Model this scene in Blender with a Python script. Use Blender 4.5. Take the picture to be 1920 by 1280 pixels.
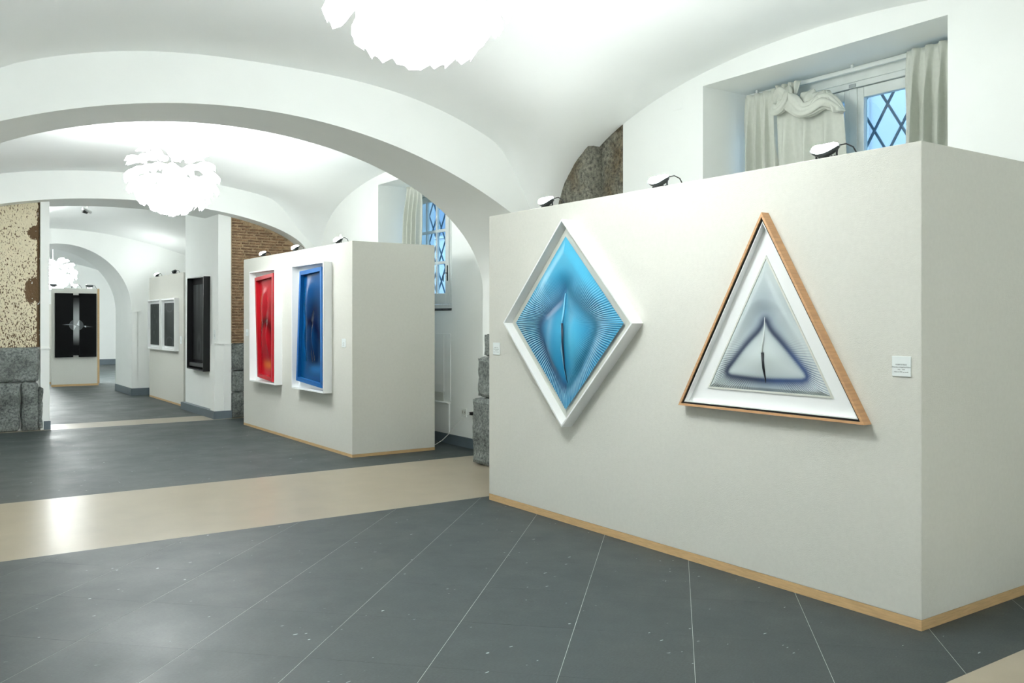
import bpy, bmesh, math, random
from mathutils import Vector, Matrix, noise

# ------------------------------------------------------------------ camera, sky, exposure
for o in list(bpy.data.objects):
    bpy.data.objects.remove(o)
scene = bpy.context.scene
COL = scene.collection
EYE = 1.585
cam_d = bpy.data.cameras.new('camera')
cam = bpy.data.objects.new('camera', cam_d)
COL.objects.link(cam)
cam.location = (0, 0, EYE)
cam.rotation_euler = (math.radians(90), 0, math.radians(-34.6))
cam_d.sensor_width = 36
cam_d.lens = 1661 / 1920 * 36
cam_d.shift_y = -40 / 1920
cam_d.clip_start = 0.02
scene.camera = cam

world = bpy.data.worlds.new('sky')
scene.world = world
world.use_nodes = True
bg = world.node_tree.nodes['Background']
bg.inputs[0].default_value = (0.40, 0.66, 1.0, 1)
bg.inputs[1].default_value = 4.6

vs = scene.view_settings
vs.view_transform = 'Standard'
vs.look = 'None'
vs.gamma = 1.0
vs.use_curve_mapping = False
vs.exposure = 0.07
scene.cycles.use_denoising = True
scene.cycles.max_bounces = 12
scene.cycles.diffuse_bounces = 8
scene.cycles.sample_clamp_indirect = 6
CHANDELIER = 16.0          # radiance of the lens petals
LAMP = 125.0                # radiance of the flood lamp glass
LIGHT_RGB = (0.955, 1.0, 0.985, 1)

rng = random.Random(4)


# ------------------------------------------------------------------ materials
def lin(r, g, b):
    f = lambda c: (c / 255 / 12.92) if c / 255 <= 0.04045 else ((c / 255 + 0.055) / 1.055) ** 2.4
    return (f(r), f(g), f(b), 1)


def new_mat(name):
    m = bpy.data.materials.new(name)
    m.use_nodes = True
    nt = m.node_tree
    b = nt.nodes['Principled BSDF']
    return m, nt, b


def mat(name, color, rough=0.6, metal=0.0, var=0.0, scale=6.0, bump=0.0, bscale=60.0, spec=0.5, stretch=None):
    m, nt, b = new_mat(name)
    b.inputs['Roughness'].default_value = rough
    b.inputs['Metallic'].default_value = metal
    b.inputs['Specular IOR Level'].default_value = spec
    b.inputs['Base Color'].default_value = color
    tc = nt.nodes.new('ShaderNodeTexCoord')
    src = tc.outputs['Object']
    if stretch:
        mp = nt.nodes.new('ShaderNodeMapping')
        mp.inputs['Scale'].default_value = stretch
        nt.links.new(src, mp.inputs['Vector'])
        src = mp.outputs['Vector']
    if var:
        n = nt.nodes.new('ShaderNodeTexNoise')
        n.inputs['Scale'].default_value = scale
        n.inputs['Detail'].default_value = 6
        nt.links.new(src, n.inputs['Vector'])
        r = nt.nodes.new('ShaderNodeValToRGB')
        r.color_ramp.elements[0].position = 0.3
        r.color_ramp.elements[1].position = 0.7
        r.color_ramp.elements[0].color = tuple(c * (1 - var) for c in color[:3]) + (1,)
        r.color_ramp.elements[1].color = tuple(min(1, c * (1 + var)) for c in color[:3]) + (1,)
        nt.links.new(n.outputs['Fac'], r.inputs['Fac'])
        nt.links.new(r.outputs['Color'], b.inputs['Base Color'])
    if bump:
        n2 = nt.nodes.new('ShaderNodeTexNoise')
        n2.inputs['Scale'].default_value = bscale
        n2.inputs['Detail'].default_value = 4
        nt.links.new(src, n2.inputs['Vector'])
        bp = nt.nodes.new('ShaderNodeBump')
        bp.inputs['Strength'].default_value = bump
        bp.inputs['Distance'].default_value = 0.01
        nt.links.new(n2.outputs['Fac'], bp.inputs['Height'])
        nt.links.new(bp.outputs['Normal'], b.inputs['Normal'])
    return m


def emit_mat(name, color, strength):
    m, nt, b = new_mat(name)
    b.inputs['Base Color'].default_value = (0.9, 0.9, 0.9, 1)
    b.inputs['Emission Color'].default_value = color
    b.inputs['Emission Strength'].default_value = strength
    return m


def stone_mat(name, c0, c1, c2, scale=40):
    m, nt, b = new_mat(name)
    b.inputs['Roughness'].default_value = 0.9
    tc = nt.nodes.new('ShaderNodeTexCoord')
    n = nt.nodes.new('ShaderNodeTexNoise'); n.inputs['Scale'].default_value = scale
    n.inputs['Detail'].default_value = 8; n.inputs['Roughness'].default_value = 0.75
    n3 = nt.nodes.new('ShaderNodeTexNoise'); n3.inputs['Scale'].default_value = 3.0
    n3.inputs['Detail'].default_value = 3
    r = nt.nodes.new('ShaderNodeValToRGB')
    r.color_ramp.elements[0].position = 0.36; r.color_ramp.elements[0].color = c0
    r.color_ramp.elements[1].position = 0.62; r.color_ramp.elements[1].color = c1
    mx = nt.nodes.new('ShaderNodeMix'); mx.data_type = 'RGBA'
    r3 = nt.nodes.new('ShaderNodeValToRGB')
    r3.color_ramp.elements[0].position = 0.45; r3.color_ramp.elements[1].position = 0.68
    v = nt.nodes.new('ShaderNodeTexVoronoi'); v.inputs['Scale'].default_value = scale * 1.2
    bp = nt.nodes.new('ShaderNodeBump'); bp.inputs['Strength'].default_value = 0.7
    bp.inputs['Distance'].default_value = 0.012
    for q in (n, n3, v):
        nt.links.new(tc.outputs['Object'], q.inputs['Vector'])
    nt.links.new(n.outputs['Fac'], r.inputs['Fac'])
    nt.links.new(n3.outputs['Fac'], r3.inputs['Fac'])
    nt.links.new(r3.outputs['Color'], mx.inputs[0])
    nt.links.new(r.outputs['Color'], mx.inputs[6])
    mul = nt.nodes.new('ShaderNodeMix'); mul.data_type = 'RGBA'; mul.blend_type = 'MULTIPLY'
    mul.inputs[0].default_value = 1.0
    mul.inputs[7].default_value = c2
    nt.links.new(r.outputs['Color'], mul.inputs[6])
    nt.links.new(mul.outputs[2], mx.inputs[7])
    nt.links.new(mx.outputs[2], b.inputs['Base Color'])
    nt.links.new(n.outputs['Fac'], bp.inputs['Height'])
    nt.links.new(bp.outputs['Normal'], b.inputs['Normal'])
    return m


def floor_mat(name, base, streak, fleck, rough):
    """streaky lino-like stone with pale flecks and dark grains"""
    m, nt, b = new_mat(name)
    tc = nt.nodes.new('ShaderNodeTexCoord')
    geo = nt.nodes.new('ShaderNodeNewGeometry')
    mp = nt.nodes.new('ShaderNodeMapping')
    mp.inputs['Rotation'].default_value = (0, 0, math.radians(-35))
    mp.inputs['Scale'].default_value = (1.0, 2.6, 1)
    nt.links.new(geo.outputs['Position'], mp.inputs['Vector'])

    def ns(scale, detail, vec):
        n = nt.nodes.new('ShaderNodeTexNoise')
        n.inputs['Scale'].default_value = scale
        n.inputs['Detail'].default_value = detail
        n.inputs['Roughness'].default_value = 0.65
        nt.links.new(vec, n.inputs['Vector'])
        return n

    def ramp(src, p0, p1, c0, c1):
        r = nt.nodes.new('ShaderNodeValToRGB')
        r.color_ramp.elements[0].position = p0; r.color_ramp.elements[1].position = p1
        r.color_ramp.elements[0].color = c0; r.color_ramp.elements[1].color = c1
        nt.links.new(src, r.inputs['Fac'])
        return r

    def mix(a, bb, fac):
        x = nt.nodes.new('ShaderNodeMix'); x.data_type = 'RGBA'
        nt.links.new(fac, x.inputs[0]); nt.links.new(a, x.inputs[6])
        if isinstance(bb, tuple):
            x.inputs[7].default_value = bb
        else:
            nt.links.new(bb, x.inputs[7])
        return x.outputs[2]
    fine = ns(55, 6, mp.outputs['Vector'])
    big = ns(1.6, 4, geo.outputs['Position'])
    c = ramp(fine.outputs['Fac'], 0.3, 0.72, tuple(q * 0.58 for q in base[:3]) + (1,), tuple(q * 1.5 for q in base[:3]) + (1,)).outputs['Color']
    s = ramp(big.outputs['Fac'], 0.35, 0.72, (0, 0, 0, 1), (0.55, 0.55, 0.55, 1)).outputs['Color']
    c = mix(c, streak, s)
    fl = ns(15, 1, mp.outputs['Vector'])
    f = ramp(fl.outputs['Fac'], 0.76, 0.785, (0, 0, 0, 1), (fleck, fleck, fleck, 1)).outputs['Color']
    c = mix(c, (0.55, 0.62, 0.62, 1), f)
    dk = ns(14, 2, geo.outputs['Position'])
    d = ramp(dk.outputs['Fac'], 0.22, 0.27, (0.6 * fleck,) * 3 + (1,), (0, 0, 0, 1)).outputs['Color']
    c = mix(c, tuple(q * 0.45 for q in base[:3]) + (1,), d)
    nt.links.new(c, b.inputs['Base Color'])
    rr = ramp(big.outputs['Fac'], 0.3, 0.7, (rough * 0.85,) * 3 + (1,), (rough * 1.15,) * 3 + (1,)).outputs['Color']
    nt.links.new(rr, b.inputs['Roughness'])
    return m


def flaked_mat():
    """cream plaster, pitted, with brown brick showing through"""
    m, nt, b = new_mat('flaked_plaster')
    b.inputs['Roughness'].default_value = 0.95
    tc = nt.nodes.new('ShaderNodeTexCoord')
    at = nt.nodes.new('ShaderNodeAttribute'); at.attribute_name = 'pit'
    mp = nt.nodes.new('ShaderNodeMapping')
    mp.inputs['Rotation'].default_value = (0, math.radians(35), 0)
    mp.inputs['Scale'].default_value = (1.9, 1, 1)
    n = nt.nodes.new('ShaderNodeTexNoise'); n.inputs['Scale'].default_value = 32; n.inputs['Detail'].default_value = 6
    n.inputs['Distortion'].default_value = 0.5
    nt.links.new(tc.outputs['Object'], mp.inputs['Vector'])
    nt.links.new(mp.outputs['Vector'], n.inputs['Vector'])
    ad = nt.nodes.new('ShaderNodeMath'); ad.operation = 'SUBTRACT'
    nt.links.new(n.outputs['Fac'], ad.inputs[0]); nt.links.new(at.outputs['Fac'], ad.inputs[1])
    r = nt.nodes.new('ShaderNodeValToRGB')
    r.color_ramp.elements[0].position = 0.39; r.color_ramp.elements[0].color = lin(104, 82, 58)
    r.color_ramp.elements[1].position = 0.45; r.color_ramp.elements[1].color = lin(226, 216, 188)
    nt.links.new(ad.outputs[0], r.inputs['Fac'])
    nt.links.new(r.outputs['Color'], b.inputs['Base Color'])
    bp = nt.nodes.new('ShaderNodeBump'); bp.inputs['Strength'].default_value = 0.9; bp.inputs['Distance'].default_value = 0.02
    nt.links.new(r.outputs['Alpha'], bp.inputs['Height'])
    nt.links.new(ad.outputs[0], bp.inputs['Height'])
    nt.links.new(bp.outputs['Normal'], b.inputs['Normal'])
    return m


def attr_mat(name, rough, coat=0.0, spec=0.5):
    m, nt, b = new_mat(name)
    a = nt.nodes.new('ShaderNodeAttribute'); a.attribute_name = 'paint'
    nt.links.new(a.outputs['Color'], b.inputs['Base Color'])
    b.inputs['Roughness'].default_value = rough
    b.inputs['Coat Weight'].default_value = coat
    b.inputs['Specular IOR Level'].default_value = spec
    return m


def glass_mat():
    m, nt, b = new_mat('window_glass')
    out = nt.nodes['Material Output']
    gl = nt.nodes.new('ShaderNodeBsdfGlossy'); gl.inputs['Roughness'].default_value = 0.02
    tr = nt.nodes.new('ShaderNodeBsdfTransparent'); tr.inputs['Color'].default_value = (0.86, 0.94, 0.97, 1)
    mx = nt.nodes.new('ShaderNodeMixShader')
    mx.inputs[0].default_value = 0.05
    nt.links.new(tr.outputs[0], mx.inputs[1]); nt.links.new(gl.outputs[0], mx.inputs[2])
    nt.links.new(mx.outputs[0], out.inputs['Surface'])
    return m


M = dict(
    plaster=mat('white_plaster', (0.895, 0.915, 0.895, 1), 0.85, var=0.012, scale=2.0, bump=0.06, bscale=14, spec=0.2),
    vault=mat('vault_plaster', (0.92, 0.94, 0.93, 1), 0.85, var=0.012, scale=1.3, bump=0.05, bscale=9, spec=0.2),
    panel=mat('panel_fabric', (0.66, 0.655, 0.605, 1), 0.9, var=0.02, scale=40, bump=0.25, bscale=220, spec=0.15),
    oak=mat('oak_strip', lin(196, 163, 118), 0.55, var=0.12, scale=12, stretch=(1, 1, 12), bump=0.05),
    floor=floor_mat('slate_floor', lin(49, 57, 58), lin(57, 66, 68), 0.8, 0.5),
    joint=mat('pale_joint', lin(196, 204, 198), 0.7, var=0.15, scale=9),
    band=mat('beige_band', lin(156, 146, 128), 0.32, var=0.06, scale=3.5),
    slate=mat('slate_skirting', lin(92, 104, 112), 0.45, var=0.06),
    white=mat('white_lacquer', (0.86, 0.87, 0.87, 1), 0.4, spec=0.4),
    mount=mat('grey_mount', lin(206, 208, 200), 0.7),
    black=mat('black_lacquer', lin(18, 19, 20), 0.35, spec=0.3),
    blackmatt=mat('black_canvas', lin(8, 9, 10), 0.7, spec=0.12),
    framewood=mat('pear_wood_frame', lin(188, 145, 104), 0.5, var=0.15, scale=9, stretch=(1, 1, 9)),
    metal=mat('dark_metal', lin(60, 64, 66), 0.35, metal=0.8),
    chrome=mat('bright_metal', lin(190, 196, 198), 0.25, metal=0.9),
    iron=mat('painted_iron', lin(96, 118, 132), 0.6),
    rubber=mat('black_rubber', lin(24, 24, 24), 0.5),
    cable=mat('white_cable', lin(222, 224, 220), 0.5),
    plate=mat('white_plastic', lin(228, 232, 228), 0.35),
    paper=mat('label_card', lin(230, 236, 236), 0.5),
    inkpale=mat('faint_label_ink', lin(150, 154, 154), 0.7),
    ink=mat('label_ink', lin(58, 62, 64), 0.7),
    curtain=mat('grey_curtain', lin(200, 203, 194), 0.95, var=0.03, scale=30, bump=0.06, bscale=90, spec=0.1),
    joinery=mat('window_paint', lin(222, 226, 222), 0.5, var=0.04, scale=8),
    sill=stone_mat('sill_stone', lin(50, 52, 54), lin(96, 98, 98), lin(190, 190, 190), 60),
    stone=stone_mat('grey_lava_stone', lin(66, 72, 72), lin(146, 152, 148), lin(190, 192, 190), 34),
    stonebrown=stone_mat('stained_lava_stone', lin(64, 64, 58), lin(148, 146, 132), lin(206, 178, 140), 30),
    brick=mat('old_brick', lin(138, 112, 88), 0.95, var=0.38, scale=16, bump=0.7, bscale=40),
    mortar=mat('crumbling_mortar', lin(152, 131, 103), 0.95, var=0.35, scale=18, bump=0.8, bscale=40),
    flaked=flaked_mat(),
    glass=glass_mat(),
    facade=mat('street_facade', lin(190, 186, 182), 0.9, var=0.08, scale=0.6),
    pavement=mat('street_paving', lin(150, 150, 148), 0.9, var=0.1, scale=3),
    shutter=mat('shutter_paint', lin(112, 122, 132), 0.6, var=0.1, scale=1.5),
    petal=emit_mat('lit_lens_petal', LIGHT_RGB, CHANDELIER),
    petal_dim=emit_mat('dimmed_lens_petal', LIGHT_RGB, CHANDELIER * 0.6),
    petal_back=emit_mat('soft_lens_petal', LIGHT_RGB, CHANDELIER * 0.5),
    petal_bright=emit_mat('bright_lens_petal', LIGHT_RGB, CHANDELIER * 5),
    lens=emit_mat('lit_lamp_glass', LIGHT_RGB, LAMP),
    lens_off=mat('unlit_lamp_glass', lin(60, 64, 66), 0.15),
    art=attr_mat('lamella_print', 0.42, 0.0, 0.4),
    artmatt=attr_mat('lamella_paper', 0.55),
    artdark=attr_mat('dark_sheet', 0.6, 0.0, 0.15),
    artgloss=attr_mat('lacquered_lamella', 0.2, 0.0, 0.07),
)


def tint_by_object(m, lo, hi):
    nt = m.node_tree; b = nt.nodes['Principled BSDF']
    lk = b.inputs['Base Color'].links[0]; src = lk.from_socket
    oi = nt.nodes.new('ShaderNodeObjectInfo')
    r = nt.nodes.new('ShaderNodeValToRGB')
    r.color_ramp.elements[0].color = lo; r.color_ramp.elements[1].color = hi
    x = nt.nodes.new('ShaderNodeMix'); x.data_type = 'RGBA'; x.blend_type = 'MULTIPLY'; x.inputs[0].default_value = 1
    nt.links.new(oi.outputs['Random'], r.inputs['Fac'])
    nt.links.new(src, x.inputs[6]); nt.links.new(r.outputs['Color'], x.inputs[7])
    nt.links.new(x.outputs[2], b.inputs['Base Color'])


tint_by_object(M['brick'], (0.62, 0.58, 0.54, 1), (1.0, 0.95, 0.86, 1))


# ------------------------------------------------------------------ builders
def link(o, parent=None):
    COL.objects.link(o)
    if parent is not None:
        o.parent = parent
        if parent.get('_at') is not None:
            o.matrix_parent_inverse = Matrix.Translation(-Vector(parent['_at']))
    return o


def mk(name, verts, faces, m, parent=None, smooth=False, normals=True):
    me = bpy.data.meshes.new(name)
    me.from_pydata([tuple(v) for v in verts], [], [tuple(f) for f in faces])
    if normals:
        bm = bmesh.new(); bm.from_mesh(me)
        bmesh.ops.recalc_face_normals(bm, faces=bm.faces)
        bm.to_mesh(me); bm.free()
    me.materials.append(m)
    if smooth:
        for p in me.polygons:
            p.use_smooth = True
    o = bpy.data.objects.new(name, me)
    return link(o, parent)


def box_vf(x0, x1, y0, y1, z0, z1, base=0):
    v = [(x0, y0, z0), (x1, y0, z0), (x1, y1, z0), (x0, y1, z0), (x0, y0, z1), (x1, y0, z1), (x1, y1, z1), (x0, y1, z1)]
    f = [(0, 3, 2, 1), (4, 5, 6, 7), (0, 1, 5, 4), (1, 2, 6, 5), (2, 3, 7, 6), (3, 0, 4, 7)]
    return v, [tuple(i + base for i in q) for q in f]


def boxes(name, lst, m, parent=None, bevel=0.0):
    V, F = [], []
    for b in lst:
        v, f = box_vf(*b, base=len(V)); V += v; F += f
    o = mk(name, V, F, m, parent)
    if bevel:
        md = o.modifiers.new('bevel', 'BEVEL'); md.width = bevel; md.segments = 2; md.limit_method = 'ANGLE'
    return o


def box(name, x0, x1, y0, y1, z0, z1, m, parent=None, bevel=0.0):
    return boxes(name, [(x0, x1, y0, y1, z0, z1)], m, parent, bevel)


def struct(o):
    o['kind'] = 'structure'
    return o


def thing(name, label, cat, at=(0, 0, 0), group=None):
    o = bpy.data.objects.new(name, None)
    COL.objects.link(o)
    o.empty_display_size = 0.1
    o.location = at
    o['_at'] = list(at)
    return tag(o, label, cat, group)


def tag(o, label, cat, group=None):
    o['label'] = label; o['category'] = cat
    if group:
        o['group'] = group
    return o


def grid(name, nu, nv, fn, m, parent=None, smooth=True, wrap=False):
    V = [fn(i / (nu - (0 if wrap else 1)), j / (nv - 1)) for j in range(nv) for i in range(nu)]
    F = []
    for j in range(nv - 1):
        for i in range(nu if wrap else nu - 1):
            k = (i + 1) % nu
            F.append((j * nu + i, j * nu + k, (j + 1) * nu + k, (j + 1) * nu + i))
    return mk(name, V, F, m, parent, smooth)


def tube(name, pts, radii, m, parent=None, n=8, flat=1.0):
    pts = [Vector(p) for p in pts]
    if not isinstance(radii, (list, tuple)):
        radii = [radii] * len(pts)
    V, F = [], []
    for i, p in enumerate(pts):
        t = (pts[min(i + 1, len(pts) - 1)] - pts[max(i - 1, 0)]).normalized()
        a = t.cross(Vector((0, 0, 1)))
        if a.length < 1e-3:
            a = Vector((1, 0, 0))
        a.normalize(); b = t.cross(a)
        for k in range(n):
            w = 2 * math.pi * k / n
            V.append(p + (a * math.cos(w) * flat + b * math.sin(w)) * radii[i])
    for i in range(len(pts) - 1):
        for k in range(n):
            F.append((i * n + k, i * n + (k + 1) % n, (i + 1) * n + (k + 1) % n, (i + 1) * n + k))
    F.append(tuple(range(n))); F.append(tuple((len(pts) - 1) * n + k for k in range(n)))
    return mk(name, V, F, m, parent, smooth=True)


def lathe(name, prof, m, parent=None, n=24, at=(0, 0, 0)):
    V = [(at[0] + r * math.cos(2 * math.pi * k / n), at[1] + r * math.sin(2 * math.pi * k / n), at[2] + z) for r, z in prof for k in range(n)]
    F = []
    for j in range(len(prof) - 1):
        for k in range(n):
            F.append((j * n + k, j * n + (k + 1) % n, (j + 1) * n + (k + 1) % n, (j + 1) * n + k))
    F.append(tuple(range(n))); F.append(tuple((len(prof) - 1) * n + k for k in range(n)))
    return mk(name, V, F, m, parent, smooth=True)


def rough_box(name, b, m, parent=None, step=0.06, amp=0.015, seed=0, freq=6.0, bevel=0.02):
    """quarried block: subdivided box with rounded arrises and an uneven skin"""
    x0, x1, y0, y1, z0, z1 = b
    n = [max(2, int(round((q1 - q0) / step))) for q0, q1 in ((x0, x1), (y0, y1), (z0, z1))]
    idx, V, F = {}, [], []
    lo, hi = (x0, y0, z0), (x1, y1, z1)

    def vid(i, j, k):
        key = (i, j, k)
        if key not in idx:
            t = (i, j, k)
            p = Vector([lo[a] + (hi[a] - lo[a]) * t[a] / n[a] for a in range(3)])
            c = sum(1 for a in range(3) if t[a] in (0, n[a]))
            mid = Vector([(lo[a] + hi[a]) / 2 for a in range(3)])
            if c >= 2:
                for a in range(3):
                    if t[a] in (0, n[a]):
                        p[a] += bevel * (1 if p[a] < mid[a] else -1) * 0.5
            q = noise.noise_vector(p * freq + Vector((seed * 3.1, seed, 0))) + 0.5 * noise.noise_vector(p * freq * 2.7 + Vector((seed, 7, 0)))
            idx[key] = len(V)
            V.append(p + q * amp)
        return idx[key]
    for a in range(3):
        u, w = (a + 1) % 3, (a + 2) % 3
        for s in (0, n[a]):
            for i in range(n[u]):
                for j in range(n[w]):
                    def at(ii, jj):
                        t = [0, 0, 0]; t[a] = s; t[u] = ii; t[w] = jj
                        return vid(*t)
                    F.append((at(i, j), at(i + 1, j), at(i + 1, j + 1), at(i, j + 1)))
    return mk(name, V, F, m, parent)


# ------------------------------------------------------------------ setting: floor
LX, RX = -1.9, 5.8           # left and right walls
floor = struct(boxes('floor', [(LX, 7.4, -3.2, 34.2, -0.2, -0.0006)], M['joint']))


def clip(poly, a, b, c):     # keep a*x+b*y<=c
    out = []
    for i in range(len(poly)):
        p, q = poly[i], poly[(i + 1) % len(poly)]
        dp, dq = a * p[0] + b * p[1] - c, a * q[0] + b * q[1] - c
        if dp <= 0:
            out.append(p)
        if dp * dq < 0:
            t = dp / (dp - dq)
            out.append((p[0] + (q[0] - p[0]) * t, p[1] + (q[1] - p[1]) * t))
    return out


def slab(name, poly, z0, z1, m, parent):
    z0 = -0.012
    n = len(poly)
    V = [(x, y, z0) for x, y in poly] + [(x, y, z1) for x, y in poly]
    F = [tuple(reversed(range(n))), tuple(range(n, 2 * n))] + [(i, (i + 1) % n, n + (i + 1) % n, n + i) for i in range(n)]
    return mk(name, V, F, m, parent)


S2 = math.sqrt(2)
G = 0.0011                   # half joint
for i in range(-12, 12):
    for j in range(-4, 22):
        a0, a1 = 0.09 + 0.598 * i + G, 0.09 + 0.598 * (i + 1) - G
        b0, b1 = 4.535 + 0.618 * (j - 7) + G * 0.5, 4.535 + 0.618 * (j - 6) - G * 0.5
        poly = [((p + q) / S2, (q - p) / S2) for p, q in ((a0, b0), (a1, b0), (a1, b1), (a0, b1))]
        for cl in ((-1, 0, -LX), (1, 0, RX), (0, -1, -2.112), (0, 1, 6.69)):
            poly = clip(poly, *cl) if len(poly) > 2 else []
        if len(poly) > 2:
            area = abs(sum(poly[k][0] * poly[(k + 1) % len(poly)][1] - poly[(k + 1) % len(poly)][0] * poly[k][1] for k in range(len(poly)))) / 2
            if area > 0.001:
                slab('floor_tile', poly, -0.03, 0.0, M['floor'], floor)
rect = lambda x0, x1, y0, y1: [(x0, y0), (x1, y0), (x1, y1), (x0, y1)]
slab('floor_band', rect(LX, RX, 0.0, 2.112), -0.03, 0.0, M['band'], floor)
slab('floor_band', rect(LX, RX, 6.69, 8.80), -0.03, 0.0, M['band'], floor)
slab('floor_band', rect(LX, RX, 14.29, 15.02), -0.03, 0.0, M['band'], floor)
for y0, y1, x1 in ((-3.2, 0.0, RX), (8.80, 14.29, RX), (15.02, 21.6, RX), (21.6, 34.2, 7.4)):
    slab('floor_slab', rect(LX, x1, y0, y1), -0.03, 0.0, M['floor'], floor)


# ------------------------------------------------------------------ setting: vaults
def smax(a, b, k=0.07):
    m = max(a, b)
    return m + k * math.log(math.exp((a - m) / k) + math.exp((b - m) / k)) - k * 0.0


def ell(d, a, b):
    return b * (1 - math.sqrt(max(0.0, 1 - min(1.0, abs(d) / a) ** 2)))


def vault(name, y0, y1, face, lun, yc, half, rise, x0=LX, x1=RX):
    def fn(u, v):
        x, y = x0 + (x1 - x0) * u, y0 + (y1 - y0) * v
        A = face(x) + rise * max(0, 1 - ((y - yc) / half) ** 2)
        z = smax(A, lun(y)) if lun else A
        if lun:      # the plaster sweeps down into the corners beside the arch
            t = max(0, min(1, (abs(x - 2.8) - 2.12) / 0.75)); t = t * t * (3 - 2 * t)
            z -= 0.42 * t * math.exp(-min(y - y0, y1 - y) / 0.17)
        return (x, y, z)
    return struct(grid(name, 84, 150, fn, M['vault']))


def face1(x):
    d = abs(x - 2.72)
    return 3.80 - 0.0485 * min(d, 3.1) ** 2.63 - (0.7 * max(0, min(d, 3.1) - 2.3) ** 2 if x > 2.72 else 0)


def face2(x):
    d = abs(x - 2.95)
    return 3.78 - ell(d, 2.9, 0.76)


def face3(x):
    d = min(abs(x - 2.7), 3.2)
    return 3.43 - 0.087 * d ** 1.85


vault('ceiling', -3.2, 0.4, face1, None, -1.4, 1.8, 0.2)
vault('ceiling', 1.18, 7.5, face1, lambda y: 3.835 - ell(y - 4.33, 3.17, 1.25), 4.33, 3.17, 0.2)
vault('ceiling', 8.25, 14.1, face2, lambda y: 3.75 - ell(y - 11.15, 2.95, 0.96), 11.15, 2.95, 0.10)
vault('ceiling', 15.15, 19.9, face3, None, 16.4, 3.5, 0.30)
vault('ceiling', 21.6, 34.2, lambda x: 3.75 - 0.06 * abs(x - 3.2) ** 2.0, None, 27.9, 6.3, 0.1, LX, 7.4)


# ------------------------------------------------------------------ setting: walls with arches
def arch_wall(name, y0, y1, xl, xr, zf, zb, x0=LX, x1=RX, top=4.6, n=72):
    xs = [x0, xl] + [xl + (xr - xl) * (0.5 - 0.5 * math.cos(math.pi * i / n)) for i in range(n + 1)] + [xr, x1]
    cols = []
    for i, x in enumerate(xs):
        if i < 2 or i > n + 2:
            cols.append((x, 0.0, 0.0))
        else:
            cols.append((x, zf(x), zb(x)))
    V, F = [], []
    for x, a, b in cols:
        V += [(x, y0, a), (x, y0, top), (x, y1, b), (x, y1, top)]
    for i in range(len(cols) - 1):
        p, q = 4 * i, 4 * (i + 1)
        if abs(cols[i][0] - cols[i + 1][0]) > 1e-9:
            F += [(p, q, q + 1, p + 1), (p + 2, p + 3, q + 3, q + 2), (p + 1, q + 1, q + 3, p + 3)]
    nf = len(F)
    base = len(V)
    for x, a, b in cols:
        V += [(x, y0 + (y1 - y0) * k / 4, a + (b - a) * k / 4) for k in range(5)]
    for i in range(len(cols) - 1):
        jamb = abs(cols[i][0] - cols[i + 1][0]) < 1e-9
        if jamb or (1 < i < len(cols) - 3):
            for k in range(4):
                p, q = base + 5 * i + k, base + 5 * (i + 1) + k
                F.append((p, p + 1, q + 1, q))
    o = mk(name, V, F, M['plaster'], normals=False)
    for p in o.data.polygons[nf:]:
        a, b = p.vertices[0], p.vertices[2]
        p.use_smooth = abs(V[a][0] - V[b][0]) > 1e-9
    return struct(o)


XC1, A1 = 2.5, 2.8
circ = lambda d, R: R - math.sqrt(R * R - d * d)
arch_wall('wall_arch_behind', 0.4, 1.18, -1.7, 5.7, lambda x: 3.39 - circ(x - 2.0, 6.5), lambda x: 3.39 - circ(x - 2.0, 6.5))
wall_arch = arch_wall('wall_arch_near', 7.5, 8.25, XC1 - A1, XC1 + A1, lambda x: 3.395 - circ(x - XC1, 5.37), lambda x: 3.385 - ell(x - XC1, 2.8, 1.5))
in2 = lambda x: 3.378 - ell(x - 2.92, 2.68, 0.74)
wall_ring = arch_wall('wall_arch_middle', 14.1, 15.15, 0.24, 5.6, in2, in2)
in3 = lambda x: 1.78 + math.sqrt(max(0, 1.35 ** 2 - (x - 2.65) ** 2))
wall_far_arch = arch_wall('wall_arch_far', 19.9, 21.6, 1.30, 4.0, in3, in3)

# right wall, with the two deep window openings
W1, W2 = (3.243, 5.454), (9.765, 11.888)
SILL, H1, H2 = 1.72, 3.64, 3.58
WT = 6.75
wall_right = struct(boxes('wall_right', [
    (RX, WT, -3.2, W1[0], 0, 4.6), (RX, WT, W1[0], W1[1], 0, SILL), (RX, WT, W1[0], W1[1], H1, 4.6),
    (RX, WT, W1[1], 6.5, 0, 4.6), (RX + 0.06, WT, 6.5, 6.9, 0, 4.6), (RX, WT, 6.9, W2[0], 0, 4.6),
    (RX, WT, W2[0], W2[1], 0, SILL), (RX, WT, W2[0], W2[1], H2, 4.6), (RX, WT, W2[1], 21.6, 0, 4.6)], M['plaster']))
struct(box('wall_left', LX - 0.3, LX, -3.2, 34.2, 0, 4.6, M['plaster']))
struct(box('wall_back', LX - 0.3, WT, -3.5, -3.2, 0, 4.6, M['plaster']))
struct(box('wall_end', LX - 0.3, 7.7, 34.2, 34.5, 0, 4.6, M['plaster']))
struct(box('wall_end_right', 7.4, 7.7, 21.6, 34.2, 0, 4.6, M['plaster']))

# bare lava stone left showing in the corner under the vault
struct(box('ceiling_leak_cap', LX - 0.3, 7.7, -3.5, 34.5, 4.6, 4.7, M['plaster']))  # unseen cap added over the vaults to stop sky light leaking in
rough_box('stone_facing', (RX + 0.02, RX + 0.07, 6.503, 6.86, 2.2, 3.62), M['stonebrown'], wall_right, 0.05, 0.012, 1)
rough_box('stone_pilaster', (5.655, RX + 0.05, 6.845, 7.53, 0.0, 3.6), M['stonebrown'], wall_right, 0.06, 0.014, 2)
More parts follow.
